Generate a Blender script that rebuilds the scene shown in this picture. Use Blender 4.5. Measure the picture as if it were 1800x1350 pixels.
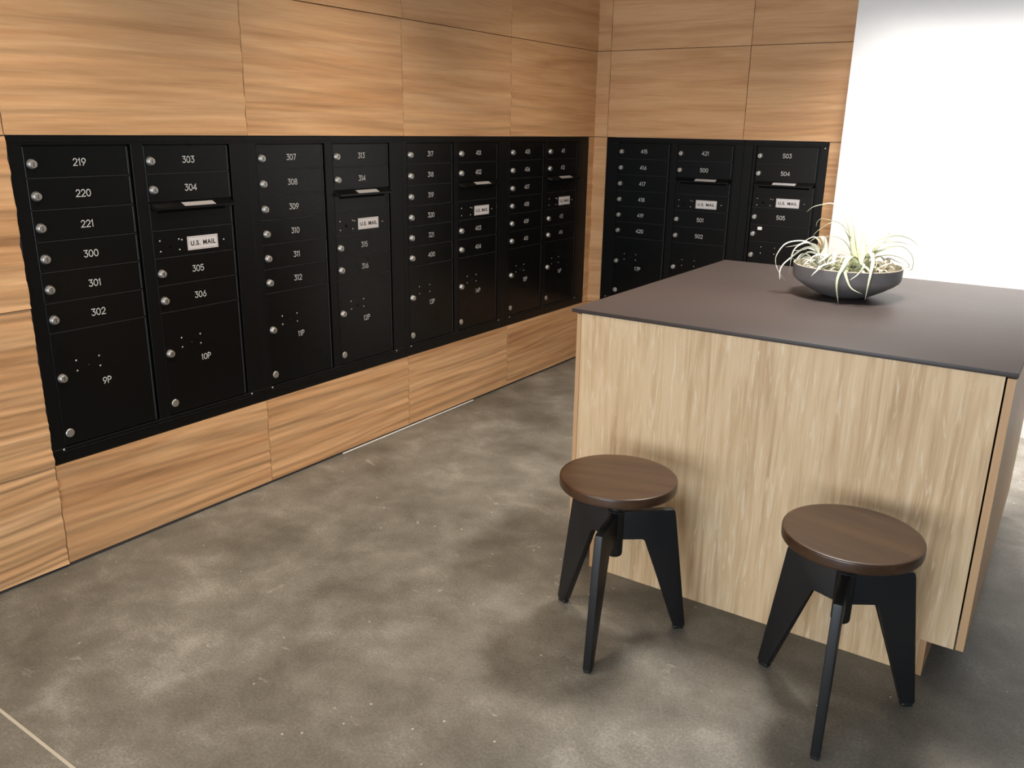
import bpy, bmesh, math, random
from mathutils import Vector, Matrix, noise

# ------------------------------------------------------------------ clear
for o in list(bpy.data.objects):
    bpy.data.objects.remove(o, do_unlink=True)
scene = bpy.context.scene
COL = scene.collection
random.seed(7)
PI = math.pi

# ------------------------------------------------------------------ camera
cam_data = bpy.data.cameras.new('camera')
cam_data.sensor_fit = 'HORIZONTAL'
cam_data.sensor_width = 36.0
cam_data.lens = 1484.8068 / 1800 * 36.0
cam_data.clip_start = 0.02
cam = bpy.data.objects.new('camera', cam_data)
cam.location = (2.7396, -4.9773, 1.4868)
cam.rotation_euler = (1.2767, -0.016, 0.5964)
COL.objects.link(cam)
scene.camera = cam

# ------------------------------------------------------------------ world, exposure
world = bpy.data.worlds.new('world')
scene.world = world
world.use_nodes = True
bgn = world.node_tree.nodes['Background']
bgn.inputs[0].default_value = (0.78, 0.89, 1.0, 1)
bgn.inputs[1].default_value = 0.16
scene.view_settings.view_transform = 'Standard'
scene.view_settings.look = 'None'
scene.view_settings.gamma = 1.0
scene.view_settings.use_curve_mapping = False
scene.view_settings.exposure = 0.25
scene.cycles.use_denoising = True
scene.cycles.max_bounces = 8
scene.cycles.sample_clamp_indirect = 6.0

# ------------------------------------------------------------------ lights
CEIL = 2.75
def spot(name, loc, target, power, size, blend, radius, color):
    l = bpy.data.lights.new(name, 'SPOT')
    l.energy = power; l.spot_size = math.radians(size); l.spot_blend = blend
    l.shadow_soft_size = radius; l.color = color
    o = bpy.data.objects.new(name, l)
    o.location = loc
    o.rotation_euler = (Vector(target) - Vector(loc)).to_track_quat('-Z', 'Y').to_euler()
    COL.objects.link(o)
    return o
def window_light(name, loc, target, sx, sy, power, color):
    l = bpy.data.lights.new(name, 'AREA')
    l.shape = 'RECTANGLE'; l.size = sx; l.size_y = sy; l.energy = power; l.color = color
    o = bpy.data.objects.new(name, l)
    o.location = loc
    o.rotation_euler = (Vector(target) - Vector(loc)).to_track_quat('-Z', 'Y').to_euler()
    COL.objects.link(o)
    return o
WARM = (1.0, 0.83, 0.64)
NEUT = (1.0, 0.93, 0.85)
COOL = (0.86, 0.93, 1.0)
ZL = CEIL - 0.03
spot('downlight_island', (2.02, -2.05, ZL), (1.96, -2.15, 0), 340, 88, 0.75, 0.22, NEUT)
spot('downlight_aisle_near', (1.15, -3.70, ZL), (0.35, -3.70, 0), 150, 96, 1.0, 0.15, WARM)
spot('downlight_aisle_mid', (1.05, -2.30, ZL), (0.25, -2.30, 0), 130, 96, 1.0, 0.15, WARM)
spot('downlight_aisle_far', (1.0, -0.95, ZL), (0.35, -0.75, 0), 60, 100, 1.0, 0.15, WARM)
washer = window_light('linear_wall_washer', (2.45, -0.72, ZL), (2.45, -0.42, 0.0), 1.7, 0.10, 36, (1.0, 0.95, 0.90))
washer.data.spread = math.radians(77)
window_light('window_daylight', (2.6, -8.6, 1.3), (2.0, -2.6, 0.8), 2.4, 2.0, 165, (0.78, 0.89, 1.0))
window_light('entrance_daylight', (-0.1, -8.2, 1.3), (1.6, -2.6, 0.7), 1.6, 2.0, 55, (1.0, 0.95, 0.88))

# ------------------------------------------------------------------ materials
def new_mat(name):
    m = bpy.data.materials.new(name); m.use_nodes = True
    nt = m.node_tree
    return m, nt, nt.nodes['Principled BSDF']
def simple(name, col, rough=0.5, metal=0.0, spec=0.5):
    m, nt, b = new_mat(name)
    b.inputs['Base Color'].default_value = (*col, 1)
    b.inputs['Roughness'].default_value = rough
    b.inputs['Metallic'].default_value = metal
    b.inputs['Specular IOR Level'].default_value = spec
    return m
def N(nt, t, **kw):
    n = nt.nodes.new(t)
    for k, v in kw.items(): setattr(n, k, v)
    return n
def ramp(nt, fac, stops):
    r = N(nt, 'ShaderNodeValToRGB')
    e = r.color_ramp.elements
    e[0].position, e[0].color = stops[0][0], (*stops[0][1], 1)
    e[1].position, e[1].color = stops[-1][0], (*stops[-1][1], 1)
    for p, c in stops[1:-1]:
        x = e.new(p); x.color = (*c, 1)
    nt.links.new(fac, r.inputs[0])
    return r.outputs[0]
def nz(nt, vec, scale, detail=4, rough=0.55, dist=0.0):
    n = N(nt, 'ShaderNodeTexNoise')
    n.inputs['Scale'].default_value = scale; n.inputs['Detail'].default_value = detail
    n.inputs['Roughness'].default_value = rough; n.inputs['Distortion'].default_value = dist
    nt.links.new(vec, n.inputs['Vector'])
    return n.outputs['Fac']
def mapping(nt, vec, scale, rot=(0, 0, 0)):
    n = N(nt, 'ShaderNodeMapping')
    n.inputs['Scale'].default_value = scale; n.inputs['Rotation'].default_value = rot
    nt.links.new(vec, n.inputs['Vector'])
    return n.outputs['Vector']
def math_n(nt, op, a, b):
    n = N(nt, 'ShaderNodeMath', operation=op)
    for i, x in enumerate((a, b)):
        if isinstance(x, (int, float)): n.inputs[i].default_value = x
        else: nt.links.new(x, n.inputs[i])
    return n.outputs[0]
def mix(nt, fac, a, b, blend='MIX'):
    n = N(nt, 'ShaderNodeMix', data_type='RGBA', blend_type=blend)
    if isinstance(fac, (int, float)): n.inputs[0].default_value = fac
    else: nt.links.new(fac, n.inputs[0])
    for i, x in ((6, a), (7, b)):
        if isinstance(x, tuple): n.inputs[i].default_value = (*x, 1)
        else: nt.links.new(x, n.inputs[i])
    return n.outputs[2]
def objvec(nt, offset=True):
    tc = N(nt, 'ShaderNodeTexCoord')
    if not offset: return tc.outputs['Object']
    oi = N(nt, 'ShaderNodeObjectInfo')
    ad = N(nt, 'ShaderNodeVectorMath', operation='ADD')
    sc = N(nt, 'ShaderNodeMath', operation='MULTIPLY'); sc.inputs[1].default_value = 37.0
    nt.links.new(oi.outputs['Random'], sc.inputs[0])
    nt.links.new(tc.outputs['Object'], ad.inputs[0]); nt.links.new(sc.outputs[0], ad.inputs[1])
    return ad.outputs[0]
def bump(nt, bsdf, h, strength, dist):
    n = N(nt, 'ShaderNodeBump')
    n.inputs['Strength'].default_value = strength; n.inputs['Distance'].default_value = dist
    nt.links.new(h, n.inputs['Height']); nt.links.new(n.outputs[0], bsdf.inputs['Normal'])

def wood(name, grain_axis, stops, band, fine, rough, bump_d, distort=1.2, fleck=0.0, spec=0.35):
    """grain_axis: 0 = along local x, 2 = along local z"""
    m, nt, b = new_mat(name)
    v = objvec(nt)
    def sc(along, across):
        s = [across, across, across]; s[grain_axis] = along
        return tuple(s)
    f1 = nz(nt, mapping(nt, v, sc(band * 0.07, band)), 1.0, 3, 0.5, distort)
    f2 = nz(nt, mapping(nt, v, sc(fine * 0.035, fine)), 1.0, 4, 0.6, 0.6)
    f3 = nz(nt, mapping(nt, v, sc(0.9, 1.6)), 1.0, 2, 0.5, 0.4)
    s = math_n(nt, 'ADD', math_n(nt, 'MULTIPLY', f1, 0.55), math_n(nt, 'MULTIPLY', f2, 0.27))
    s = math_n(nt, 'ADD', s, math_n(nt, 'MULTIPLY', f3, 0.18))
    c = ramp(nt, s, stops)
    if fleck:
        f4 = nz(nt, mapping(nt, v, sc(6.5, 75.0)), 1.0, 2, 0.5, 1.5)
        k = N(nt, 'ShaderNodeMapRange'); k.inputs[1].default_value = 0.56; k.inputs[2].default_value = 0.70
        nt.links.new(f4, k.inputs[0])
        c = mix(nt, math_n(nt, 'MULTIPLY', k.outputs[0], fleck), c, (0.80, 0.655, 0.47))
    nt.links.new(c, b.inputs['Base Color'])
    b.inputs['Roughness'].default_value = rough
    b.inputs['Specular IOR Level'].default_value = spec
    if bump_d: bump(nt, b, math_n(nt, 'ADD', f2, f1), 0.7, bump_d)
    return m

M = {}
M['wall_wood'] = wood('honey_oak_relief', 0,
    [(0.28, (0.38, 0.190, 0.085)), (0.43, (0.515, 0.283, 0.133)), (0.52, (0.58, 0.335, 0.165)), (0.62, (0.645, 0.392, 0.205)), (0.74, (0.54, 0.303, 0.145))],
    11.0, 120.0, 0.5, 0.0016)
M['island_wood'] = wood('pale_ash_laminate', 2,
    [(0.33, (0.465, 0.300, 0.160)), (0.46, (0.595, 0.415, 0.238)), (0.55, (0.685, 0.500, 0.305)), (0.69, (0.575, 0.392, 0.216))],
    21.0, 110.0, 0.45, 0.0, 1.4, 0.5)
M['door_wood'] = wood('ash_door_edge', 2,
    [(0.32, (0.46, 0.27, 0.135)), (0.5, (0.53, 0.325, 0.17)), (0.70, (0.50, 0.295, 0.15))],
    22.0, 150.0, 0.45, 0.0)
M['seat_wood'] = wood('walnut_stained_seat', 0,
    [(0.30, (0.020, 0.0090, 0.0043)), (0.46, (0.038, 0.0175, 0.0082)), (0.58, (0.062, 0.0300, 0.0142)), (0.72, (0.036, 0.0160, 0.0074))],
    9.0, 90.0, 0.33, 0.0002, 0.8, 0.0, 0.5)

def concrete():
    m, nt, b = new_mat('polished_concrete')
    v = objvec(nt, False)
    big = nz(nt, v, 1.15, 5, 0.6, 0.5)
    mid = nz(nt, v, 5.5, 5, 0.62, 0.3)
    fin = nz(nt, v, 120.0, 5, 0.85)
    s = math_n(nt, 'ADD', math_n(nt, 'MULTIPLY', big, 0.5), math_n(nt, 'MULTIPLY', mid, 0.35))
    s = math_n(nt, 'ADD', s, math_n(nt, 'MULTIPLY', fin, 0.42))
    s = math_n(nt, 'SUBTRACT', s, 0.135)
    c = ramp(nt, s, [(0.36, (0.078, 0.070, 0.056)), (0.46, (0.126, 0.115, 0.095)), (0.54, (0.176, 0.164, 0.139)), (0.66, (0.325, 0.308, 0.272))])
    # pale scuffs
    sc = nz(nt, mapping(nt, v, (3.2, 5.5, 1)), 2.3, 6, 0.7, 1.0)
    k = N(nt, 'ShaderNodeMapRange'); k.inputs[1].default_value = 0.635; k.inputs[2].default_value = 0.74
    nt.links.new(sc, k.inputs[0])
    c = mix(nt, math_n(nt, 'MULTIPLY', k.outputs[0], 0.55), c, (0.42, 0.395, 0.35))
    # small white flecks
    vo = N(nt, 'ShaderNodeTexVoronoi'); vo.inputs['Scale'].default_value = 19.0; vo.inputs['Randomness'].default_value = 1.0
    nt.links.new(v, vo.inputs['Vector'])
    near = math_n(nt, 'LESS_THAN', vo.outputs['Distance'], 0.062)
    sel = N(nt, 'ShaderNodeSeparateColor'); nt.links.new(vo.outputs['Color'], sel.inputs[0])
    pick = math_n(nt, 'GREATER_THAN', sel.outputs[0], 0.66)
    c = mix(nt, math_n(nt, 'MULTIPLY', math_n(nt, 'MULTIPLY', near, pick), 0.6), c, (0.62, 0.59, 0.53))
    # dark pits
    vo2 = N(nt, 'ShaderNodeTexVoronoi'); vo2.inputs['Scale'].default_value = 42.0
    nt.links.new(v, vo2.inputs['Vector'])
    near2 = math_n(nt, 'LESS_THAN', vo2.outputs['Distance'], 0.10)
    sel2 = N(nt, 'ShaderNodeSeparateColor'); nt.links.new(vo2.outputs['Color'], sel2.inputs[0])
    pick2 = math_n(nt, 'GREATER_THAN', sel2.outputs[0], 0.82)
    c = mix(nt, math_n(nt, 'MULTIPLY', math_n(nt, 'MULTIPLY', near2, pick2), 0.5), c, (0.07, 0.06, 0.05))
    nt.links.new(c, b.inputs['Base Color'])
    b.inputs['Roughness'].default_value = 0.48
    b.inputs['Specular IOR Level'].default_value = 0.4
    bump(nt, b, fin, 0.15, 0.001)
    return m
M['concrete'] = concrete()

def painted(name, col, rough):
    m, nt, b = new_mat(name)
    v = objvec(nt, False)
    f = nz(nt, v, 140.0, 2, 0.5)
    c = mix(nt, f, tuple(x * 0.97 for x in col), tuple(min(1, x * 1.02) for x in col))
    nt.links.new(c, b.inputs['Base Color'])
    b.inputs['Roughness'].default_value = rough
    bump(nt, b, f, 0.06, 0.0006)
    return m
M['white_paint'] = painted('white_wall_paint', (0.86, 0.86, 0.86), 0.6)
M['ceiling_paint'] = painted('ceiling_paint', (0.78, 0.77, 0.75), 0.8)

def black_metal(name, col, rough, spec):
    m, nt, b = new_mat(name)
    v = objvec(nt)
    f = nz(nt, v, 260.0, 2, 0.5)
    g = nz(nt, v, 3.0, 3, 0.5)
    b.inputs['Base Color'].default_value = (*col, 1)
    r = N(nt, 'ShaderNodeMapRange'); r.inputs[3].default_value = rough * 0.85; r.inputs[4].default_value = rough * 1.2
    nt.links.new(g, r.inputs[0]); nt.links.new(r.outputs[0], b.inputs['Roughness'])
    b.inputs['Specular IOR Level'].default_value = spec
    bump(nt, b, f, 0.08, 0.0003)
    return m
M['black_door'] = black_metal('black_powder_coat_door', (0.0035, 0.0037, 0.0037), 0.27, 0.17)
M['black_frame'] = black_metal('black_powder_coat_frame', (0.0035, 0.0037, 0.0037), 0.36, 0.17)
M['grey_edge'] = black_metal('highlight_grey_edge', (0.020, 0.021, 0.021), 0.45, 0.3)  # lighter than the coat: edge highlights put into the colour, not wear
M['black_deep'] = simple('black_recess', (0.002, 0.002, 0.002), 0.8, 0, 0.1)
M['stool_steel'] = black_metal('charcoal_powder_coat_steel', (0.010, 0.010, 0.011), 0.42, 0.40)
M['chrome'] = simple('satin_chrome', (0.50, 0.49, 0.465), 0.48, 1.0)
M['keyway'] = simple('dark_keyway', (0.03, 0.03, 0.03), 0.5)
M['number'] = simple('engraved_pale_grey', (0.52, 0.52, 0.51), 0.6)
M['plate'] = simple('silver_label', (0.62, 0.59, 0.59), 0.45, 0.0)
M['hood_plate'] = simple('dull_silver_label', (0.36, 0.35, 0.35), 0.5)
M['plate_ink'] = simple('black_ink', (0.012, 0.012, 0.012), 0.6)
M['sticker'] = simple('white_sticker', (0.9, 0.9, 0.9), 0.4)
M['groove'] = simple('dark_groove', (0.045, 0.024, 0.012), 0.9)
M['reveal'] = simple('dark_reveal', (0.035, 0.033, 0.033), 0.7)
M['caulk'] = simple('pale_caulk', (0.72, 0.71, 0.69), 0.5)
M['joint'] = simple('pale_floor_joint', (0.46, 0.42, 0.34), 0.7)
M['carcass'] = simple('dark_carcass', (0.03, 0.025, 0.02), 0.8)
M['toe'] = simple('toe_kick_grey_brown', (0.20, 0.14, 0.09), 0.6)
M['glide'] = simple('black_plastic_glide', (0.012, 0.012, 0.012), 0.35)

def counter_mat():
    m, nt, b = new_mat('warm_grey_solid_surface')
    v = objvec(nt, False)
    f = nz(nt, v, 320.0, 3, 0.6)
    g = nz(nt, v, 2.2, 3, 0.5)
    c = mix(nt, f, (0.040, 0.0305, 0.0285), (0.055, 0.043, 0.040))
    nt.links.new(c, b.inputs['Base Color'])
    r = N(nt, 'ShaderNodeMapRange'); r.inputs[3].default_value = 0.40; r.inputs[4].default_value = 0.50
    nt.links.new(g, r.inputs[0]); nt.links.new(r.outputs[0], b.inputs['Roughness'])
    b.inputs['Specular IOR Level'].default_value = 0.38
    return m
M['counter'] = counter_mat()
def bowl_mat():
    m, nt, b = new_mat('charcoal_stoneware')
    v = objvec(nt, False)
    f = nz(nt, v, 45.0, 4, 0.6)
    c = mix(nt, f, (0.155, 0.142, 0.138), (0.205, 0.190, 0.185))
    nt.links.new(c, b.inputs['Base Color'])
    b.inputs['Roughness'].default_value = 0.5
    return m
M['bowl'] = bowl_mat()
M['bowl_rim'] = simple('bare_clay_rim', (0.50, 0.44, 0.36), 0.6)
M['bowl_in'] = simple('pale_sand', (0.36, 0.33, 0.24), 0.9)
def leaf_mat(name, a, bcol):
    m, nt, b = new_mat(name)
    v = objvec(nt)
    f = nz(nt, mapping(nt, v, (14, 14, 14)), 1.0, 2, 0.5)
    c = mix(nt, f, a, bcol)
    nt.links.new(c, b.inputs['Base Color'])
    b.inputs['Roughness'].default_value = 0.6
    b.inputs['Subsurface Weight'].default_value = 0.0
    return m
M['leaf_a'] = leaf_mat('silvery_cream_leaf', (0.76, 0.74, 0.56), (0.88, 0.87, 0.76))
M['leaf_b'] = leaf_mat('pale_green_leaf', (0.50, 0.56, 0.31), (0.84, 0.85, 0.64))
M['leaf_c'] = leaf_mat('grey_pink_leaf', (0.46, 0.43, 0.32), (0.60, 0.52, 0.42))

# ------------------------------------------------------------------ mesh helpers
class MB:
    """collects geometry; local frame: x along, y depth (negative = towards the room), z up"""
    def __init__(s): s.bm = bmesh.new()
    def box(s, x0, x1, y0, y1, z0, z1, bev=0.0, seg=1):
        r = bmesh.ops.create_cube(s.bm, size=1.0)
        vs = r['verts']
        for v in vs:
            v.co = Vector(((x0 + x1) / 2 + v.co.x * (x1 - x0), (y0 + y1) / 2 + v.co.y * (y1 - y0), (z0 + z1) / 2 + v.co.z * (z1 - z0)))
        if bev:
            es = list({e for v in vs for e in v.link_edges})
            bmesh.ops.bevel(s.bm, geom=es, offset=bev, segments=seg, profile=0.5, affect='EDGES')
        return s
    def prism(s, pts, y0, y1, axis='y'):
        """closed outline pts [(x,z)] extruded over y"""
        n = len(pts)
        a = [s.bm.verts.new((p[0], y0, p[1])) for p in pts]
        b = [s.bm.verts.new((p[0], y1, p[1])) for p in pts]
        f1 = s.bm.faces.new(a); f2 = s.bm.faces.new(b[::-1])
        for i in range(n):
            s.bm.faces.new((a[i], b[i], b[(i + 1) % n], a[(i + 1) % n]))
        return s
    def lathe(s, prof, n=32, axis='z', cx=0, cy=0, cz=0):
        rings = []
        for r, h in prof:
            if r < 1e-6:
                p = [(0, 0, h)]
            else:
                p = [(r * math.cos(2 * PI * k / n), r * math.sin(2 * PI * k / n), h) for k in range(n)]
            if axis == 'y': p = [(x, -z, y) for x, y, z in p]     # height grows towards the room
            rings.append([s.bm.verts.new((x + cx, y + cy, z + cz)) for x, y, z in p])
        for a, b in zip(rings, rings[1:]):
            if len(a) == 1 and len(b) == 1: continue
            for k in range(n):
                k2 = (k + 1) % n
                if len(a) == 1: s.bm.faces.new((a[0], b[k], b[k2]))
                elif len(b) == 1: s.bm.faces.new((a[k], b[0], a[k2]))
                else: s.bm.faces.new((a[k], b[k], b[k2], a[k2]))
        return s
    def mesh(s, name, mat, smooth=False, angle=None):
        bmesh.ops.recalc_face_normals(s.bm, faces=s.bm.faces[:])
        me = bpy.data.meshes.new(name)
        s.bm.to_mesh(me); s.bm.free()
        for m in (mat if isinstance(mat, (list, tuple)) else [mat]): me.materials.append(m)
        if smooth:
            for p in me.polygons: p.use_smooth = True
            if angle: me.set_sharp_from_angle(angle=math.radians(angle))
        return me
def link(name, me, parent=None, loc=(0, 0, 0), rot=(0, 0, 0)):
    o = bpy.data.objects.new(name, me); COL.objects.link(o)
    o.location = loc; o.rotation_euler = rot
    if parent: o.parent = parent
    return o
def tag(o, label, cat, group=None):
    o['label'] = label; o['category'] = cat
    if group: o['group'] = group
    return o
def struct(o): o['kind'] = 'structure'; return o
def empty(name, loc=(0, 0, 0), rz=0):
    o = bpy.data.objects.new(name, None); COL.objects.link(o)
    o.empty_display_size = 0.1; o.location = loc; o.rotation_euler = (0, 0, rz)
    return o

# ------------------------------------------------------------------ setting
struct(link('floor', MB().box(-0.45, 6.5, -9.0, 0.45, -0.10, 0.0).mesh('floor', M['concrete'])))
floor = bpy.data.objects['floor']
fj = MB().prism([(-0.2, -4.1525), (1.2, -4.1705), (4.0, -4.205), (4.0, -4.213), (1.2, -4.1785), (-0.2, -4.1605)], 0, 0.0008)
for v in fj.bm.verts: v.co = Vector((v.co.x, v.co.z, v.co.y))
link('floor_joint', fj.mesh('floor_joint', M['joint']), floor)
struct(link('ceiling', MB().box(-0.45, 6.5, -9.0, 0.45, CEIL, CEIL + 0.1).mesh('ceiling', M['ceiling_paint'])))

ZT, ZB, ZJ = 1.442, 0.374, 1.953       # mail unit top, bottom; upper panel joint
def relief(u, z, seed):
    w = noise.noise(Vector((u * 0.9, z * 1.6, seed))) * 0.06
    a = noise.noise(Vector((u * 1.3, (z + w) * 24.0, seed + 3.1)))
    b = noise.noise(Vector((u * 2.6, (z + w) * 62.0, seed + 9.7)))
    c = noise.noise(Vector((u * 0.8, (z + w) * 6.0, seed + 5.3)))
    return 0.0052 * a + 0.0034 * b + 0.0030 * c
def panel(wall, u0, u1, z0, z1, seed, amp=1.0, gap=0.0016, step_u=0.03, step_z=0.0055, t=0.020, lift=0.004):
    u0 += gap; u1 -= gap; z0 += gap; z1 -= gap
    nu = max(2, int((u1 - u0) / step_u)); nv = max(2, int((z1 - z0) / step_z))
    uc, zc = (u0 + u1) / 2, (z0 + z1) / 2
    vs, fs = [], []
    for j in range(nv + 1):
        z = z0 + (z1 - z0) * j / nv
        for i in range(nu + 1):
            u = u0 + (u1 - u0) * i / nu
            vs.append((u - uc, -(lift + amp * relief(u, z, seed)), z - zc))
    W = nu + 1
    for j in range(nv):
        for i in range(nu):
            a = j * W + i
            fs.append((a, a + 1, a + W + 1, a + W))
    # edges folded back to the wall
    ring = [i for i in range(W)] + [j * W + nu for j in range(1, nv + 1)] + [nv * W + i for i in range(nu - 1, -1, -1)] + [j * W for j in range(nv - 1, 0, -1)]
    base = len(vs)
    for k in ring: vs.append((vs[k][0], t, vs[k][2]))
    n = len(ring)
    for q in range(n):
        q2 = (q + 1) % n
        fs.append((ring[q2], ring[q], base + q, base + q2))
    me = bpy.data.meshes.new('wood_panel')
    me.from_pydata(vs, [], fs)
    for p in me.polygons: p.use_smooth = True
    me.set_sharp_from_angle(angle=math.radians(50))
    me.materials.append(M['wall_wood'])
    return link('wood_panel', me, wall, (uc, 0, zc))

# left wall: local x runs towards the corner (world +y)
RZL = PI / 2
Y1, YA, YB, YC, Y2 = -3.6485, -2.7527, -1.8497, -0.9631, -0.0687
WTOP = 2.72
mb = MB()
for a in ((-6.5, Y1 - 0.002, 0.022, 0.12, 0.0, CEIL), (Y1 - 0.002, Y2 + 0.002, 0.022, 0.12, ZT + 0.002, CEIL),
          (Y1 - 0.002, Y2 + 0.002, 0.022, 0.12, 0.0, ZB - 0.002), (Y2 + 0.002, 0.12, 0.022, 0.12, 0.0, CEIL)):
    mb.box(*a)
wall_left = struct(link('wall_left', mb.mesh('wall_left', M['groove'])))
wall_left.rotation_euler = (0, 0, RZL)
PB = 0.010
ZM = 0.9135
ups = [(-6.4, -5.0), (-5.0, Y1 - 0.004), (Y1 - 0.004, YA), (YA, YB), (YB, YC), (YC, 0.0)]
sd = 1.0
for u0, u1 in ups:
    sd += 1.7; panel(wall_left, u0, u1, ZT, ZJ, sd)
    sd += 1.7; panel(wall_left, u0, u1, ZJ, 2.464, sd, step_u=0.05, step_z=0.012)
    sd += 1.7; panel(wall_left, u0, u1, 2.464, CEIL - 0.005, sd, step_u=0.09, step_z=0.03)
for u0, u1 in ((Y1, YA), (YA, YB), (YB, YC), (YC, 0.0)):
    sd += 1.7; panel(wall_left, u0, u1, PB, ZB, sd)
for z0, z1 in ((PB, ZB), (ZB, ZM), (ZM, ZT)):
    sd += 1.7; panel(wall_left, -5.0, Y1, z0, z1, sd, amp=1.35, step_z=0.004)
    sd += 1.7; panel(wall_left, -6.4, -5.0, z0, z1, sd, step_u=0.1, step_z=0.03)
sd += 1.7; panel(wall_left, Y2, 0.0, ZB, ZT, sd)

# back wall: local x = world x
XB0, XB1, XBJ, XE = 0.0968, 1.474, 0.9835, 1.540
mb = MB()
for a in ((-0.02, XB0 - 0.002, 0.022, 0.12, 0.0, CEIL), (XB0 - 0.002, XB1 + 0.002, 0.022, 0.12, ZT + 0.002, CEIL),
          (XB0 - 0.002, XB1 + 0.002, 0.022, 0.12, 0.0, ZB - 0.002), (XB1 + 0.002, 1.62, 0.022, 0.12, 0.0, CEIL)):
    mb.box(*a)
wall_back = struct(link('wall_back', mb.mesh('wall_back', M['groove'])))
bx = [(0.0, XB0), (XB0, XBJ), (XBJ, XE)]
for u0, u1 in bx:
    for z0, z1 in ((ZT, ZJ), (ZJ, 2.464), (2.464, CEIL - 0.005), (PB, ZB)):
        sd += 1.7; panel(wall_back, u0, u1, z0, z1, sd, amp=0.7)
sd += 1.7; panel(wall_back, 0.0, XB0, ZB, ZT, sd, amp=0.7)
sd += 1.7; panel(wall_back, XB1, XE, ZB, ZT, sd, amp=0.7)

# white wall stands a little proud of the panelling
mb = MB().box(1.560, 6.5, -0.105, 0.14, 0.0, CEIL)
wall_right = struct(link('wall_right', mb.mesh('wall_right', M['white_paint'])))

bb = struct(link('baseboard_left', MB().box(-6.4, -0.004, -0.001, 0.0215, 0.0, PB).mesh('baseboard_left', M['reveal'])))
bb.rotation_euler = (0, 0, RZL)
link('caulk_bead', MB().box(-2.33, -1.30, -0.009, -0.0012, 0.0, 0.004, 0.0012).mesh('caulk_bead', M['caulk']), bb)
struct(link('baseboard_back', MB().box(0.0, 1.545, 0.002, 0.0215, 0.0, PB).mesh('baseboard_back', M['reveal'])))

# ------------------------------------------------------------------ engraved characters as strokes
def arc(cx, cz, rx, rz, a0, a1, n=10):
    return [(cx + rx * math.cos(math.radians(a0 + (a1 - a0) * k / n)), cz + rz * math.sin(math.radians(a0 + (a1 - a0) * k / n))) for k in range(n + 1)]
GLY = {
 '0': (0.62, [arc(0.31, 0.5, 0.31, 0.5, 90, 450, 22)]),
 '1': (0.26, [[(0.0, 0.80), (0.17, 1.0), (0.17, 0.0)]]),
 '2': (0.60, [arc(0.30, 0.70, 0.28, 0.30, 165, -35, 10) + [(0.0, 0.0), (0.60, 0.0)]]),
 '3': (0.58, [[(0.02, 1.0), (0.54, 1.0), (0.26, 0.62)] + arc(0.27, 0.31, 0.30, 0.31, 90, -150, 14)]),
 '4': (0.62, [[(0.46, 0.0), (0.46, 1.0), (0.0, 0.28), (0.62, 0.28)]]),
 '5': (0.58, [[(0.52, 1.0), (0.08, 1.0), (0.05, 0.55)] + arc(0.27, 0.32, 0.30, 0.32, 120, -150, 14)]),
 '6': (0.60, [[(0.44, 1.0), (0.06, 0.46)], arc(0.30, 0.30, 0.29, 0.30, 90, 450, 18)]),
 '7': (0.56, [[(0.0, 1.0), (0.56, 1.0), (0.18, 0.0)]]),
 '8': (0.60, [arc(0.30, 0.76, 0.23, 0.24, 90, 450, 16), arc(0.30, 0.27, 0.29, 0.27, 90, 450, 18)]),
 '9': (0.60, [arc(0.30, 0.70, 0.29, 0.30, 90, 450, 18), [(0.16, 0.0), (0.54, 0.54)]]),
 'P': (0.54, [[(0.0, 0.0), (0.0, 1.0), (0.28, 1.0)] + arc(0.28, 0.74, 0.26, 0.26, 90, -90, 9) + [(0.0, 0.48)]]),
}
def stroke_text(txt, h, w, sp=0.22):
    """flat raised characters, centred on the origin, facing -y"""
    tot = sum(GLY[c][0] for c in txt) + sp * (len(txt) - 1)
    mb = MB(); x = -tot / 2
    for c in txt:
        gw, lines = GLY[c]
        for ln in lines:
            pts = [Vector(((x + p[0]) * h, (p[1] - 0.5) * h)) for p in ln]
            closed = (pts[0] - pts[-1]).length < 1e-5
            if closed: pts = pts[:-1]
            n = len(pts); L, Rr = [], []
            for i in range(n):
                if closed: d0, d1 = pts[i] - pts[i - 1], pts[(i + 1) % n] - pts[i]
                else:
                    d0 = pts[i] - pts[i - 1] if i else pts[1] - pts[0]
                    d1 = pts[i + 1] - pts[i] if i < n - 1 else pts[-1] - pts[-2]
                d0.normalize(); d1.normalize()
                t = d0 + d1
                t = t.normalized() if t.length > 1e-4 else d1
                nn = Vector((-t.y, t.x)); k = w / 2 / max(0.45, abs(nn.dot(Vector((-d1.y, d1.x)))))
                p = pts[i].copy()
                if not closed and i == 0: p -= d1 * w * 0.35
                if not closed and i == n - 1: p += d0 * w * 0.35
                L.append(mb.bm.verts.new((p.x + nn.x * k, -0.0004, p.y + nn.y * k)))
                Rr.append(mb.bm.verts.new((p.x - nn.x * k, -0.0004, p.y - nn.y * k)))
            for i in range(n if closed else n - 1):
                j = (i + 1) % n
                mb.bm.faces.new((L[i], Rr[i], Rr[j], L[j]))
        x += gw + sp
    me = mb.mesh('number', M['number'])
    # make every face look out of the door
    if me.polygons and me.polygons[0].normal.y > 0: me.flip_normals()
    return me
_num = {}
def number_mesh(txt, small=False):
    k = (txt, small)
    if k not in _num: _num[k] = stroke_text(txt, 0.0215, 0.0029)
    return _num[k]
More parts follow.
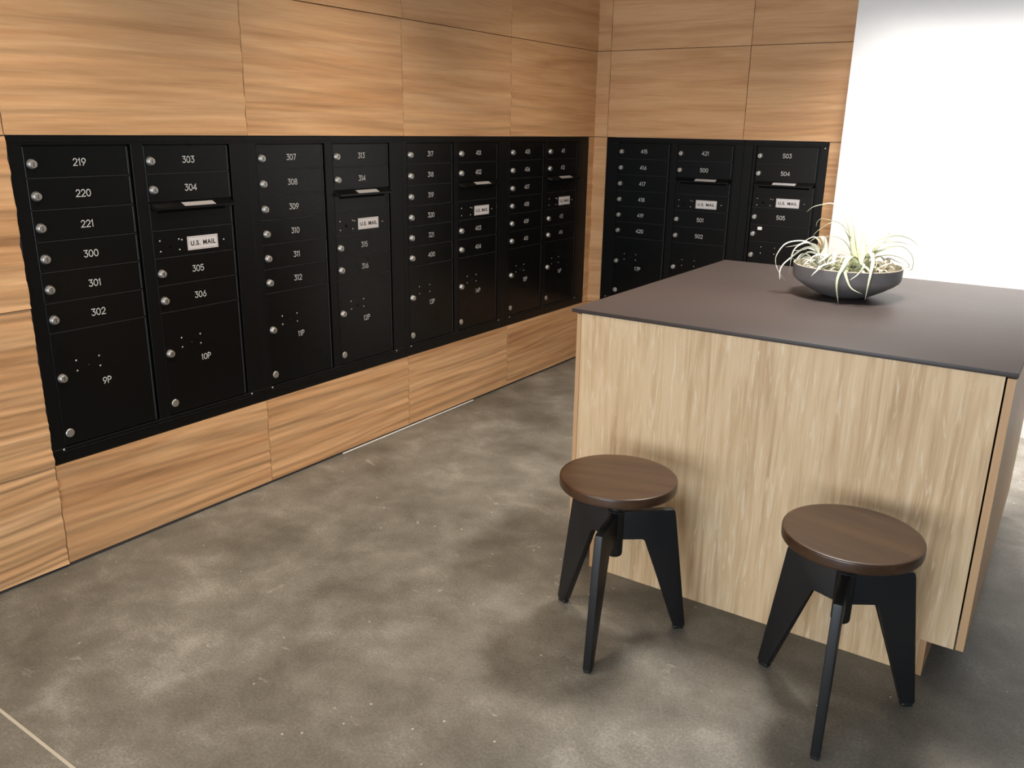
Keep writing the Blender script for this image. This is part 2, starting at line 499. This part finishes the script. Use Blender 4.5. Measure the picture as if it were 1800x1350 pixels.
def font_mesh(txt, size, bold):
    cu = bpy.data.curves.new('lettering', 'FONT')
    cu.body = txt; cu.size = size; cu.offset = bold; cu.extrude = 0.0002
    cu.align_x = 'CENTER'; cu.align_y = 'CENTER'; cu.space_character = 1.12; cu.space_word = 1.3
    o = bpy.data.objects.new('lettering', cu); COL.objects.link(o)
    dg = bpy.context.evaluated_depsgraph_get(); dg.update()
    me = bpy.data.meshes.new_from_object(o.evaluated_get(dg))
    bpy.data.objects.remove(o, do_unlink=True)
    me.transform(Matrix.Rotation(PI / 2, 4, 'X'))
    me.materials.clear(); me.materials.append(M['plate_ink'])
    return me
US_MAIL = font_mesh('U.S. MAIL', 0.0235, 0.0006)

# ------------------------------------------------------------------ mailbox hardware (shared meshes)
def lock_mesh():
    mb = MB()
    mb.lathe([(0.0155, 0.0), (0.0155, 0.003), (0.0138, 0.0055), (0.0128, 0.0125), (0.0108, 0.0145), (0.0, 0.0152)], 20, 'y')
    mb.box(-0.0012, 0.0012, -0.0158, -0.0148, -0.0065, 0.0065)
    me = mb.mesh('lock', [M['chrome'], M['keyway']], True, 40)
    for p in me.polygons:
        if p.center.y < -0.0150 and abs(p.center.x) < 0.0013 and len(p.vertices) == 4: p.material_index = 1
    return me
def carrier_lock_mesh():
    mb = MB()
    mb.lathe([(0.0150, 0.0), (0.0150, 0.0022), (0.0132, 0.0040), (0.0, 0.0046)], 20, 'y')
    return mb.mesh('carrier_lock', M['chrome'], True, 40)
LOCK, CLOCK = lock_mesh(), carrier_lock_mesh()
RIVET = MB().lathe([(0.0034, 0.0), (0.0028, 0.0014), (0.0, 0.0020)], 10, 'y').mesh('rivet', M['chrome'], True)
SCREW = MB().lathe([(0.0042, 0.0), (0.0036, 0.0018), (0.0, 0.0024)], 10, 'y').mesh('screw', M['chrome'], True)
HOLE = MB().lathe([(0.0075, 0.0), (0.0070, 0.0008), (0.0, 0.0009)], 14, 'y').mesh('arrow_lock_hole', M['black_deep'], True)
HOOK = MB().lathe([(0.0052, 0.0), (0.0050, 0.004), (0.0, 0.0055)], 12, 'y').mesh('key_sleeve', M['black_frame'], True)
def plate_mesh(w, h, border):
    mb = MB().box(-w / 2, w / 2, -0.0014, 0.0, -h / 2, h / 2, 0.0004)
    if border:
        a, b, t = w / 2 - 0.0035, h / 2 - 0.0035, 0.0007
        for q in ((-a, a, b - t, b), (-a, a, -b, -b + t), (-a, -a + t, -b, b), (a - t, a, -b, b)):
            mb.box(q[0], q[1], -0.0017, -0.0013, q[2], q[3])
    me = mb.mesh('label_plate', [M['plate'], M['plate_ink']])
    if border:
        for p in me.polygons:
            if p.center.y < -0.00142 and (abs(abs(p.center.x) - (w / 2 - 0.0038)) < 0.0006 or abs(abs(p.center.z) - (h / 2 - 0.0038)) < 0.0006): p.material_index = 1
    return me
PLATE = plate_mesh(0.133, 0.050, True)
SLOT_PLATE = None
ROW = [1.411, 1.3135, 1.2150, 1.1165, 1.0190, 0.9195, 0.8210]
ZP = 0.430
YD = -0.001                 # front face of doors (local depth)
DL, DR = -0.0215, 0.3265    # door edges measured from the lock
_door = {}
def door_mesh(w, z0, z1):
    k = (round(w, 4), round(z1 - z0, 4))
    if k not in _door:
        h = z1 - z0
        mb = MB().box(-w / 2, w / 2, YD, 0.012, -h / 2, h / 2, 0.0010)
        # rolled hinge edge along the far side
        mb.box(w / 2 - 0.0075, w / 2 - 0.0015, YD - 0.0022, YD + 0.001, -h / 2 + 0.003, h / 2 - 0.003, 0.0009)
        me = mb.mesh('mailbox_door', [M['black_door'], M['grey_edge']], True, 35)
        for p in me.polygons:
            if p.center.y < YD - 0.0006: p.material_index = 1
        _door[k] = me
    return _door[k]
def mailbox_door(root, lu, z0, z1, num, lock=True):
    u0, u1 = lu + DL, lu + DR
    g = 0.0016
    uc, zc = (u0 + u1) / 2, (z0 + z1) / 2
    d = link('mailbox_door', door_mesh(u1 - u0, z0 + g, z1 - g), root, (uc, 0, zc))
    if lock: link('lock', LOCK, d, (lu - uc, YD, zc - 0.0055 - zc))
    if num: link('number', number_mesh(num), d, (0.001, YD, 0.0 - 0.002))
    return d
def parcel_door(root, lu, z0, z1, num, zl, zc2, znum):
    u0, u1 = lu + DL, lu + DR
    g = 0.0016
    uc, zc = (u0 + u1) / 2, (z0 + z1) / 2
    d = link('parcel_door', door_mesh(u1 - u0, z0 + g, z1 - g), root, (uc, 0, zc))
    link('lock', LOCK, d, (lu - uc, YD, zl - zc))
    if zc2 is not None: link('carrier_lock', CLOCK, d, (lu - uc, YD, zc2 - zc))
    for du in (0.055, 0.136):
        for dz in (0.014, 0.0495): link('rivet', RIVET, d, (lu + du - uc, YD, zl + dz - zc))
    link('key_sleeve', HOOK, d, (lu + 0.0955 - uc, YD, zl + 0.025 - zc))
    if num: link('number', number_mesh(num), d, (0.001, YD, znum - zc))
    return d
def outgoing_door(root, lu, z0, z1, plate_c):
    """flat door with a projecting hood over the mail slot"""
    u0, u1 = lu + DL, lu + DR
    g = 0.0016
    uc, zc = (u0 + u1) / 2, (z0 + z1) / 2
    d = link('outgoing_mail_door', door_mesh(u1 - u0, z0 + g, z1 - g), root, (uc, 0, zc))
    w = u1 - u0
    mb = MB()
    zt = z1 - zc - 0.003
    P0 = [(YD, zt), (YD - 0.027, zt - 0.0135), (YD - 0.027, zt - 0.0215), (YD - 0.022, zt - 0.0235), (YD, zt - 0.016)]
    a = [mb.bm.verts.new((-w / 2 + (0.006 if i in (0, 4) else 0.012), p[0], p[1])) for i, p in enumerate(P0)]
    b = [mb.bm.verts.new((w / 2 - (0.0 if i in (0, 4) else 0.005), p[0], p[1])) for i, p in enumerate(P0)]
    mb.bm.faces.new(a); mb.bm.faces.new(b[::-1])
    for i in range(5): mb.bm.faces.new((a[i], b[i], b[(i + 1) % 5], a[(i + 1) % 5]))
    link('slot_hood', mb.mesh('slot_hood', M['black_door']), d)
    # dark slot beneath the hood
    link('mail_slot', MB().box(-w / 2 + 0.03, w / 2 - 0.03, YD - 0.0004, YD + 0.002, zt - 0.034, zt - 0.024).mesh('mail_slot', M['black_deep']), d)
    ang = math.atan2(0.027, 0.0135)
    pl = link('hood_label', MB().box(-0.0665, 0.0665, -0.0010, 0.0, -0.0125, 0.0125, 0.0003).mesh('hood_label', M['hood_plate']), d,
              (plate_c - uc, YD - 0.0145, zt - 0.0073), (-ang, 0, 0))
    return d
def master_panel(root, lu, z0, z1, zp):
    """blank panel with the carrier's lock plate and the mail label"""
    u0, u1 = lu + DL, lu + DR
    g = 0.0016
    uc, zc = (u0 + u1) / 2, (z0 + z1) / 2
    d = link('master_panel', door_mesh(u1 - u0, z0 + g, z1 - g), root, (uc, 0, zc))
    pu = lu + 0.184 - uc
    link('label_plate', PLATE, d, (pu, YD, zp - zc))
    link('lettering', US_MAIL, d, (pu, YD - 0.0018, zp - zc - 0.0012))
    for du in (0.006, 0.084):
        for dz in (0.0195, -0.0185): link('rivet', RIVET, d, (lu + du - uc, YD, zp + dz - zc))
    link('rivet', RIVET, d, (lu + 0.278 - uc, YD, zp - zc + 0.001))
    link('rivet', RIVET, d, (lu + 0.096 - uc, YD, zp - zc + 0.016))
    link('arrow_lock_hole', HOLE, d, (lu + 0.043 - uc, YD, zp - zc - 0.002))
    return d
def cabinet_frame(root, u0, u1, stiles, screws):
    mb = MB()
    mb.box(u0, u1, 0.012, 0.40, ZB + 0.001, ZT - 0.001)                          # body inside the wall
    mb.box(u0, u1, 0.000, 0.0125, ROW[0] + 0.002, ZT - 0.001, 0.001)             # head rail
    mb.box(u0, u1, -0.002, 0.0125, ROW[0] + 0.010, ROW[0] + 0.016, 0.001)
    mb.box(u0, u1, 0.000, 0.0125, ZB + 0.001, ZP - 0.014, 0.001)                 # sill rail
    mb.box(u0, u1, -0.003, 0.0125, ZP - 0.012, ZP - 0.003, 0.001)
    for a, b, y in stiles: mb.box(a, b, y, 0.0125, ZB + 0.030, ROW[0] + 0.004, 0.001)
    f = link('cabinet_frame', mb.mesh('cabinet_frame', M['black_frame'], True, 35), root)
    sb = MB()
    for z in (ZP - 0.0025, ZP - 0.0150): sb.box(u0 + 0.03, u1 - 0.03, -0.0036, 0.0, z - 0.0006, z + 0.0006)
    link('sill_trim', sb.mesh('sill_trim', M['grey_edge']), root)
    for su, sz in screws: link('screw', SCREW, f, (su, -0.003, sz))
    return f

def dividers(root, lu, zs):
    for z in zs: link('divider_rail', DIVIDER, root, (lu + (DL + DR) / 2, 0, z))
DIVIDER = MB().box((DL - DR) / 2, (DR - DL) / 2, YD - 0.0006, 0.0118, -0.0013, 0.0013).mesh('divider_rail', M['grey_edge'])  # strip in the door gap; its lighter grey paints the lit edge line
def mailbox_column_plain(root, lu, nums, parcel):
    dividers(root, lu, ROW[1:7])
    for k in range(6): mailbox_door(root, lu, ROW[k + 1], ROW[k], nums[k])
    parcel_door(root, lu, ZP, ROW[6], parcel, 0.667, 0.4745, 0.626)
def mailbox_column_slot(root, lu, nums, parcel):
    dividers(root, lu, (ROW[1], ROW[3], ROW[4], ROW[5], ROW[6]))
    for k, n in zip((0, 1, 4, 5), nums): mailbox_door(root, lu, ROW[k + 1], ROW[k], n)
    outgoing_door(root, lu, ROW[3], ROW[2], lu + 0.172)
    master_panel(root, lu, ROW[4], ROW[3], 1.061)
    parcel_door(root, lu, ZP, ROW[6], parcel, 0.667, 0.4745, 0.626)

def double_unit(name, label, u0, u1, l1, l2, nums1, p1, nums2, p2, rz):
    root = empty(name, (0, 0, 0), rz)
    tag(root, label, 'mailboxes', 'recessed banks of black mailboxes')
    st = [(u0, l1 + DL - 0.0012, -0.001), (l1 + 0.338, l2 + DL - 0.0012, -0.0015), (l2 + 0.338, u1, -0.001)]
    cabinet_frame(root, u0 + 0.0005, u1 - 0.0005, st, [(u0 + 0.038, ZP - 0.0075), (l2 + 0.353, ZP - 0.0075)])
    mailbox_column_plain(root, l1, nums1, p1)
    mailbox_column_slot(root, l2, nums2, p2)
    return root
double_unit('mailbox_cabinet', 'black wall mailbox cabinet with boxes 219 to 306 and large parcel doors 9P and 10P', Y1, YA, -3.582, -3.176,
            ['219', '220', '221', '300', '301', '302'], '9P', ['303', '304', '305', '306'], '10P', RZL)
double_unit('mailbox_cabinet', 'black wall mailbox cabinet with boxes 307 to 316 and parcel doors 11P and 12P', YA, YB - 0.012, -2.6925, -2.287,
            ['307', '308', '309', '310', '311', '312'], '11P', ['313', '314', '315', '316'], '12P', RZL)
double_unit('mailbox_cabinet', 'black wall mailbox cabinet with boxes 317 to 404 and parcel doors 13P and 14P', YB - 0.012, YC - 0.018, -1.8055, -1.4075,
            ['317', '318', '319', '320', '321', '400'], '13P', ['401', '402', '403', '404'], '14P', RZL)
double_unit('mailbox_cabinet', 'black wall mailbox cabinet with boxes 405 to 414, nearest the wood corner', YC - 0.018, Y2, -0.9335, -0.5365,
            ['405', '406', '407', '408', '409', '410'], '15P', ['411', '412', '413', '414'], '16P', RZL)
double_unit('mailbox_cabinet', 'black double mailbox cabinet on the short back wall with boxes 415 to 502', XB0, 0.995, 0.2055, 0.607,
            ['415', '416', '417', '418', '419', '420'], '17P', ['421', '500', '501', '502'], '18P', 0)
# single column on the back wall
root = empty('mailbox_cabinet')
tag(root, 'narrow single column black mailbox cabinet beside the white wall with boxes 503 to 505', 'mailboxes', 'recessed banks of black mailboxes')
LU = 1.0955
cabinet_frame(root, 0.9955, XB1 - 0.0005, [(0.9955, LU + DL - 0.024, -0.0010), (LU + DL - 0.021, LU + DL - 0.004, -0.004), (LU + 0.338, XB1, -0.001)],
              [(XB1 - 0.02, ROW[0] - 0.005)])
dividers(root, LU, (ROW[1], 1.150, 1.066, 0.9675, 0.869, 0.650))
for k, n in zip((0, 1), ('503', '504')): mailbox_door(root, LU, ROW[k + 1], ROW[k], n)
outgoing_door(root, LU, 1.150, ROW[2], LU + 0.156)
mp = master_panel(root, LU, 1.066, 1.150, 1.098)
mailbox_door(root, LU, 0.9675, 1.066, '505')
md = mailbox_door(root, LU, 0.869, 0.9675, None)
st = link('sticker', MB().box(-0.013, 0.013, -0.0012, 0.0, -0.009, 0.009, 0.0003).mesh('sticker', M['sticker']), md, (1.133 - (LU + (DL + DR) / 2), YD, 0.028))
st['label'] = 'small white sticker'
parcel_door(root, LU, 0.650, 0.869, None, 0.789, None, 0.75)
parcel_door(root, LU, ZP, 0.650, None, 0.56, None, 0.5)

# ------------------------------------------------------------------ island cabinet
IX0, IX1, IY0, IY1 = 1.388, 2.655, -2.585, -1.205
CT0, CT1 = 0.9085, 0.9215
isl = empty('island_cabinet', ((IX0 + IX1) / 2, (IY0 + IY1) / 2, 0))
tag(isl, 'pale wood veneered island cabinet standing on the concrete floor under a dark worktop', 'cabinet')
OX, OY = -(IX0 + IX1) / 2, -(IY0 + IY1) / 2
TK = 0.114
def iobj(name, mb, mat, smooth=False, parent=None):
    me = mb.mesh(name, mat, smooth, 35 if smooth else None)
    me.transform(Matrix.Translation((OX, OY, 0)))
    return link(name, me, parent or isl)
ol = [(1.405, TK), (1.492, TK), (1.492, 0.0005), (2.546, 0.0005), (2.546, TK), (2.630, TK), (2.630, CT0 - 0.001), (1.405, CT0 - 0.001)]
iobj('end_panel', MB().prism(ol, IY0, IY0 + 0.019), M['island_wood'])
iobj('end_panel', MB().prism(ol, IY1 - 0.019, IY1), M['island_wood'])
iobj('carcass', MB().box(1.412, 2.626, IY0 + 0.0195, IY1 - 0.0195, TK + 0.002, CT0 - 0.001), M['carcass'])
ny = 3
for sx0, sx1, hx in ((1.388, 1.4035, 1), (2.6345, 2.655, 1)):
    for k in range(ny):
        y0 = IY0 + (IY1 - IY0) * k / ny; y1 = IY0 + (IY1 - IY0) * (k + 1) / ny
        iobj('cabinet_door', MB().box(sx0, sx1, y0 + (0.0 if k == 0 else 0.0015), y1 - 0.0015, TK + 0.001, CT0 - 0.004, 0.0006), M['door_wood'])
iobj('toe_kick', MB().box(1.4755, 1.4915, IY0, IY1, 0.0005, TK - 0.001), M['door_wood'])
iobj('toe_kick', MB().box(2.5465, 2.5625, IY0, IY1, 0.0005, TK - 0.001), M['door_wood'])
ct = link('countertop', MB().box(-0.6435, 0.6435, -0.6985, 0.6985, 0.0, CT1 - CT0, 0.0012, 2).mesh('countertop', M['counter'], True, 35), None,
          ((1.3715 + 2.6575) / 2, (-2.5925 - 1.195) / 2, CT0))
tag(ct, 'thin dark taupe worktop slab laid over the wooden island', 'countertop')

# ------------------------------------------------------------------ stools
def stool(cx, cy, ang, srot, label):
    root = empty('swivel_stool', (cx, cy, 0), 0)
    tag(root, label, 'stool', 'round wooden stools in front of the island')
    seat = MB().lathe([(0.0, 0.4905), (0.165, 0.4905), (0.1695, 0.4918), (0.1712, 0.4945), (0.1715, 0.4975), (0.1715, 0.5150), (0.1711, 0.5180), (0.1700, 0.5200), (0.1680, 0.5208), (0.1600, 0.5210), (0.1595, 0.5210), (0.0, 0.5210)], 72)
    link('seat', seat.mesh('seat', M['seat_wood'], True, 50), root, (0, 0, 0), (0, 0, srot))
    link('swivel_screw', MB().lathe([(0.0, 0.30), (0.0125, 0.30), (0.0125, 0.474), (0.034, 0.478), (0.060, 0.486), (0.060, 0.4903), (0.0, 0.4903)], 20).mesh('swivel_screw', M['stool_steel'], True, 40), root)
    link('hub', MB().lathe([(0.0, 0.266), (0.019, 0.266), (0.0235, 0.270), (0.0245, 0.276), (0.0245, 0.412), (0.020, 0.416), (0.0195, 0.436), (0.0, 0.436)], 24).mesh('hub', M['stool_steel'], True, 40), root)
    T = 0.0115
    for k in range(3):
        pts = [(0.018, 0.318), (0.080, 0.317), (0.089, 0.3155), (0.0945, 0.3105), (0.1985, 0.016), (0.2025, 0.010), (0.2340, 0.010), (0.2365, 0.016), (0.1795, 0.396), (0.1770, 0.4065), (0.1690, 0.4095), (0.018, 0.4095)]
        mb = MB().prism(pts, -T, T)
        es = [e for e in mb.bm.edges if abs(e.verts[0].co.y - e.verts[1].co.y) < 1e-6]
        bmesh.ops.bevel(mb.bm, geom=es, offset=0.0022, segments=2, profile=0.5, affect='EDGES')
        lg = link('leg', mb.mesh('leg', M['stool_steel'], True, 40), root, (0, 0, 0), (0, 0, ang + k * 2 * PI / 3))
        gl = MB().box(0.2025, 0.2335, -T + 0.001, T - 0.001, 0.0, 0.011, 0.002)
        link('foot_glide', gl.mesh('foot_glide', M['glide'], True, 40), lg)
    return root
stool(1.727, -2.905, math.radians(41.5), 0.35, 'round wooden swivel stool with black legs nearer the mailboxes, beside the island corner')
stool(2.377, -2.878, math.radians(37.0), -0.25, 'round wooden swivel stool with black legs near the notched toe kick, farther from the mailboxes')

# ------------------------------------------------------------------ bowl of air plants
BX, BY, BZ = 2.0365, -1.766, CT1
bowl = empty('bowl', (BX, BY, BZ))
tag(bowl, 'shallow charcoal stoneware bowl of air plants on the dark worktop', 'bowl')
prof = [(0.0, 0.0), (0.070, 0.0), (0.080, 0.003), (0.100, 0.011), (0.135, 0.029), (0.165, 0.0475), (0.180, 0.0595), (0.1845, 0.068), (0.1860, 0.080), (0.1865, 0.1105)]
link('bowl_body', MB().lathe(prof, 72).mesh('bowl_body', M['bowl'], True, 60), bowl)
link('rim', MB().lathe([(0.1865, 0.1105), (0.1860, 0.1125), (0.1840, 0.1130), (0.1815, 0.1120)], 72).mesh('rim', M['bowl_rim'], True, 60), bowl)
link('bowl_lining', MB().lathe([(0.1815, 0.1120), (0.1790, 0.080), (0.1700, 0.062), (0.130, 0.042), (0.06, 0.034), (0.0, 0.033)], 48).mesh('bowl_lining', M['bowl_in'], True, 60), bowl)

LEAVES = [
    ('A',12,[(-94,-41,141),(-113,-54,173),(-130,-67,189),(-158,-82,194),(-199,-100,183),(-222,-110,150),(-229,-111,117),(-215,-107,79),(-186,-92,41)]),
    ('A',15,[(-87,-39,135),(-106,-55,167),(-127,-72,174),(-152,-89,160),(-176,-106,134),(-197,-122,108),(-202,-135,84),(-194,-145,52)]),
    ('A',11,[(-94,10,139),(-107,17,179),(-130,23,199),(-156,27,190),(-176,23,173),(-202,17,161),(-231,11,154)]),
    ('A',10,[(-91,-51,143),(-103,-66,175),(-131,-86,187),(-156,-101,174),(-167,-112,155),(-170,-118,127),(-172,-114,94),(-174,-110,71)]),
    ('A',16,[(-79,-48,137),(-121,-65,157),(-152,-79,134),(-167,-90,125),(-178,-100,140)]),
    ('A',9,[(-13,-85,130),(-27,-149,130),(-42,-183,125),(-57,-207,105),(-70,-210,89)]),
    ('A',14,[(-79,-48,137),(-77,-35,174),(-93,-25,204),(-119,-18,199),(-144,-11,179)]),
    ('A',13,[(-73,-47,138),(-71,-50,179),(-76,-54,208),(-62,-54,215)]),
    ('A',14,[(-64,-55,136),(-85,-77,149),(-103,-98,140),(-103,-115,120)]),
    ('A',15,[(-59,-54,137),(-50,-72,152),(-60,-95,138),(-77,-119,123)]),
    ('A',13,[(-93,-20,139),(-135,-16,161),(-164,-9,151),(-198,-2,144)]),
    ('A',14,[(-53,-53,140),(-32,-72,154),(-27,-95,135),(-43,-122,124)]),
    ('B',14,[(39,-22,109),(21,-22,168),(4,-21,227),(-30,-21,294),(-69,-21,326),(-108,-21,321),(-142,-19,309),(-163,-15,289)]),
    ('B',8,[(35,-13,118),(24,-9,167),(6,-6,216),(-30,-8,249),(-55,-7,262),(-78,-5,266),(-108,-6,270),(-124,-3,256),(-127,3,239)]),
    ('B',9,[(32,-14,117),(21,-6,156),(-4,-1,208),(-40,2,250),(-75,4,257),(-106,8,236),(-126,14,220),(-141,20,199)]),
    ('B',26,[(51,-9,109),(46,0,162),(41,9,199),(30,17,242)]),
    ('B',7,[(37,8,115),(21,20,174),(-1,31,244),(-19,42,277),(-40,53,297)]),
    ('B',8,[(53,12,117),(72,32,167),(98,54,191),(113,74,223),(90,85,253),(65,96,262)]),
    ('B',22,[(49,-10,113),(68,3,161),(91,16,196),(123,32,219),(157,48,222),(191,64,210),(212,77,188)]),
    ('B',18,[(49,0,111),(74,22,157),(96,43,185),(123,66,196),(159,90,195),(187,112,183)]),
    ('B',10,[(54,-9,113),(87,4,157),(112,14,173),(132,24,185),(164,36,188),(188,46,174),(205,55,146),(206,60,111),(192,62,100)]),
    ('B',6,[(63,14,111),(96,24,146),(134,36,154),(174,48,144),(197,57,117),(160,52,112),(135,50,128)]),
    ('B',15,[(41,-52,113),(34,-105,154),(29,-151,147),(29,-183,130),(20,-205,98),(21,-215,62),(32,-208,5)]),
    ('B',13,[(45,-52,113),(33,-105,152),(26,-151,143),(32,-182,122),(47,-196,88),(66,-195,59),(100,-183,43)]),
    ('B',13,[(58,-28,116),(86,-71,167),(107,-116,149),(114,-155,127),(115,-180,78),(111,-180,25)]),
    ('B',10,[(48,-51,113),(73,-158,141),(96,-194,140),(82,-197,111),(59,-207,89)]),
    ('B',30,[(47,-41,106),(43,-62,134),(33,-85,142),(28,-106,118)]),
    ('B',30,[(45,-21,105),(53,-2,145),(73,19,162),(117,46,176)]),
    ('B',30,[(39,-22,105),(18,-23,148),(-12,-27,166),(-63,-34,160)]),
    ('B',10,[(33,-3,116),(5,-1,165),(-21,1,195),(-54,1,208),(-82,3,204)]),
    ('B',18,[(39,-22,109),(17,-27,168),(5,-30,200)]),
    ('B',22,[(43,-11,112),(52,15,167),(66,42,190),(88,70,203)]),
    ('B',26,[(56,-49,108),(78,-58,147),(96,-68,144),(93,-82,118)]),
    ('B',20,[(38,-43,107),(16,-61,142),(-3,-79,148),(-5,-93,121)]),
    ('C',12,[(138,-31,120),(154,-48,136),(137,-72,131),(121,-96,122)]),
    ('C',14,[(128,7,110),(134,4,132),(141,0,153)]),
    ('C',14,[(126,-3,111),(110,-17,140),(95,-30,132)]),
    ('C',12,[(128,7,114),(117,25,140),(93,41,148),(73,57,134)]),
    ('C',12,[(131,8,115),(143,16,131),(154,23,119)]),
    ('C',10,[(124,-34,115),(111,-58,137),(112,-78,123)]),
    ('C',11,[(127,7,118),(127,31,144),(147,59,135),(173,89,117)]),
]

def catmull(P, m):
    Q = [P[0] * 2 - P[1]] + P + [P[-1] * 2 - P[-2]]
    n = len(P) - 1; out = []
    for k in range(m + 1):
        s = k / m * n; i = min(int(s), n - 1); t = s - i
        a, b, c, d = Q[i:i + 4]
        out.append(0.5 * ((2 * b) + (c - a) * t + (2 * a - 5 * b + 4 * c - d) * t * t + (3 * b - a - 3 * c + d) * t ** 3))
    return out
def leaf_mesh(pts, w, mat, outward):
    seg = max(10, 3 * len(pts))
    C = catmull([Vector(p) for p in pts], seg)
    mb = MB(); rows = []
    for k, p in enumerate(C):
        t = (C[min(k + 1, seg)] - C[max(k - 1, 0)]).normalized()
        side = t.cross(Vector((0, 0, 1)) * 0.9 + outward * 0.35) if outward else Vector((0.977, 0.213, 0))
        if side.length < 1e-4: side = Vector((1, 0, 0))
        side.normalize()
        if rows and side.dot(prev) < 0: side = -side
        if rows: side = (side * 0.4 + prev * 0.6).normalized()
        prev = side
        nn = side.cross(t).normalized()
        s = k / seg
        ww = w * 0.5 * (0.85 + 0.3 * math.sin(min(1, s * 2.2) * PI)) * (1 - s ** 1.6) ** 0.9 + 0.0005
        th = 0.0011 * (1 - s) + 0.0003
        a = p + side * ww + nn * ww * 0.35; b = p - side * ww + nn * ww * 0.35
        rows.append([mb.bm.verts.new(a), mb.bm.verts.new(p + nn * th), mb.bm.verts.new(b), mb.bm.verts.new(p - nn * th)])
    for A, B in zip(rows, rows[1:]):
        for i in range(4): mb.bm.faces.new((A[i], A[(i + 1) % 4], B[(i + 1) % 4], B[i]))
    mb.bm.faces.new(rows[0]); mb.bm.faces.new(rows[-1][::-1])
    return mb.mesh('leaf', mat, True)
PL = {'A': ((-0.085, -0.030, 0.060), M['leaf_a'], 'silvery curly air plant spilling over the bowl side nearest the mailboxes'),
      'B': ((0.018, -0.025, 0.052), M['leaf_b'], 'large pale green air plant with broad arching leaves in the middle of the bowl'),
      'C': ((0.108, -0.012, 0.066), M['leaf_c'], 'small greyish air plant low in the bowl on the white wall side')}
for key, (rt, mat, lab) in PL.items():
    root = empty('air_plant', (BX + rt[0], BY + rt[1], BZ + rt[2] - 0.016))
    tag(root, lab, 'plant', 'air plants in the bowl')
    R0 = Vector((rt[0], rt[1], rt[2] - 0.016))
    link('plant_base', MB().lathe([(0.0, -0.006), (0.012, -0.004), (0.020, 0.010), (0.018, 0.026), (0.008, 0.040), (0.0, 0.042)], 12).mesh('plant_base', mat, True), root)
    for pk, w, pts in LEAVES:
        if pk != key: continue
        P = [Vector(p) / 1000 - R0 for p in pts]
        base = Vector((0, 0, 0.012)) + P[0] * 0.10
        out = Vector((P[-1].x, P[-1].y, 0)); ht = max(p.z for p in P) - P[0].z
        out = out.normalized() if (P[-1].xy - P[0].xy).length > 0.6 * ht or len(pts) > 5 else None
        link('leaf', leaf_mesh([base] + P, w * 1.7 / 1000, mat, out), root)
    rnd = random.Random(31 + ord(key))
    cnt, L0, L1, U0, U1, W0, W1 = {'A': (40, 0.05, 0.105, 0.045, 0.105, 0.016, 0.026), 'B': (34, 0.06, 0.125, 0.040, 0.085, 0.026, 0.044), 'C': (22, 0.04, 0.075, 0.035, 0.075, 0.016, 0.026)}[key]
    for k in range(cnt):
        a = 2 * PI * (k + rnd.uniform(-0.4, 0.4)) / cnt * (1 if key != 'A' else 1.0)
        L = rnd.uniform(L0, L1)
        up = rnd.uniform(U0, U1)
        d = Vector((math.cos(a), math.sin(a), 0)); q = Vector((-d.y, d.x, 0)) * rnd.uniform(-0.03, 0.03)
        # stay inside the rim, or pass over it
        lim = 0.165 - Vector((rt[0], rt[1])).dot(d.xy)
        if up < 0.07: L = min(L, max(0.03, lim * 0.85))
        P = [Vector((0, 0, 0.012)) + d * 0.004, d * L * 0.35 + Vector((0, 0, up * 0.75)), d * L * 0.75 + q * 0.5 + Vector((0, 0, up)), d * L * 1.08 + q + Vector((0, 0, up * 0.80))]
        link('leaf', leaf_mesh(P, rnd.uniform(W0, W1), mat, d), root)
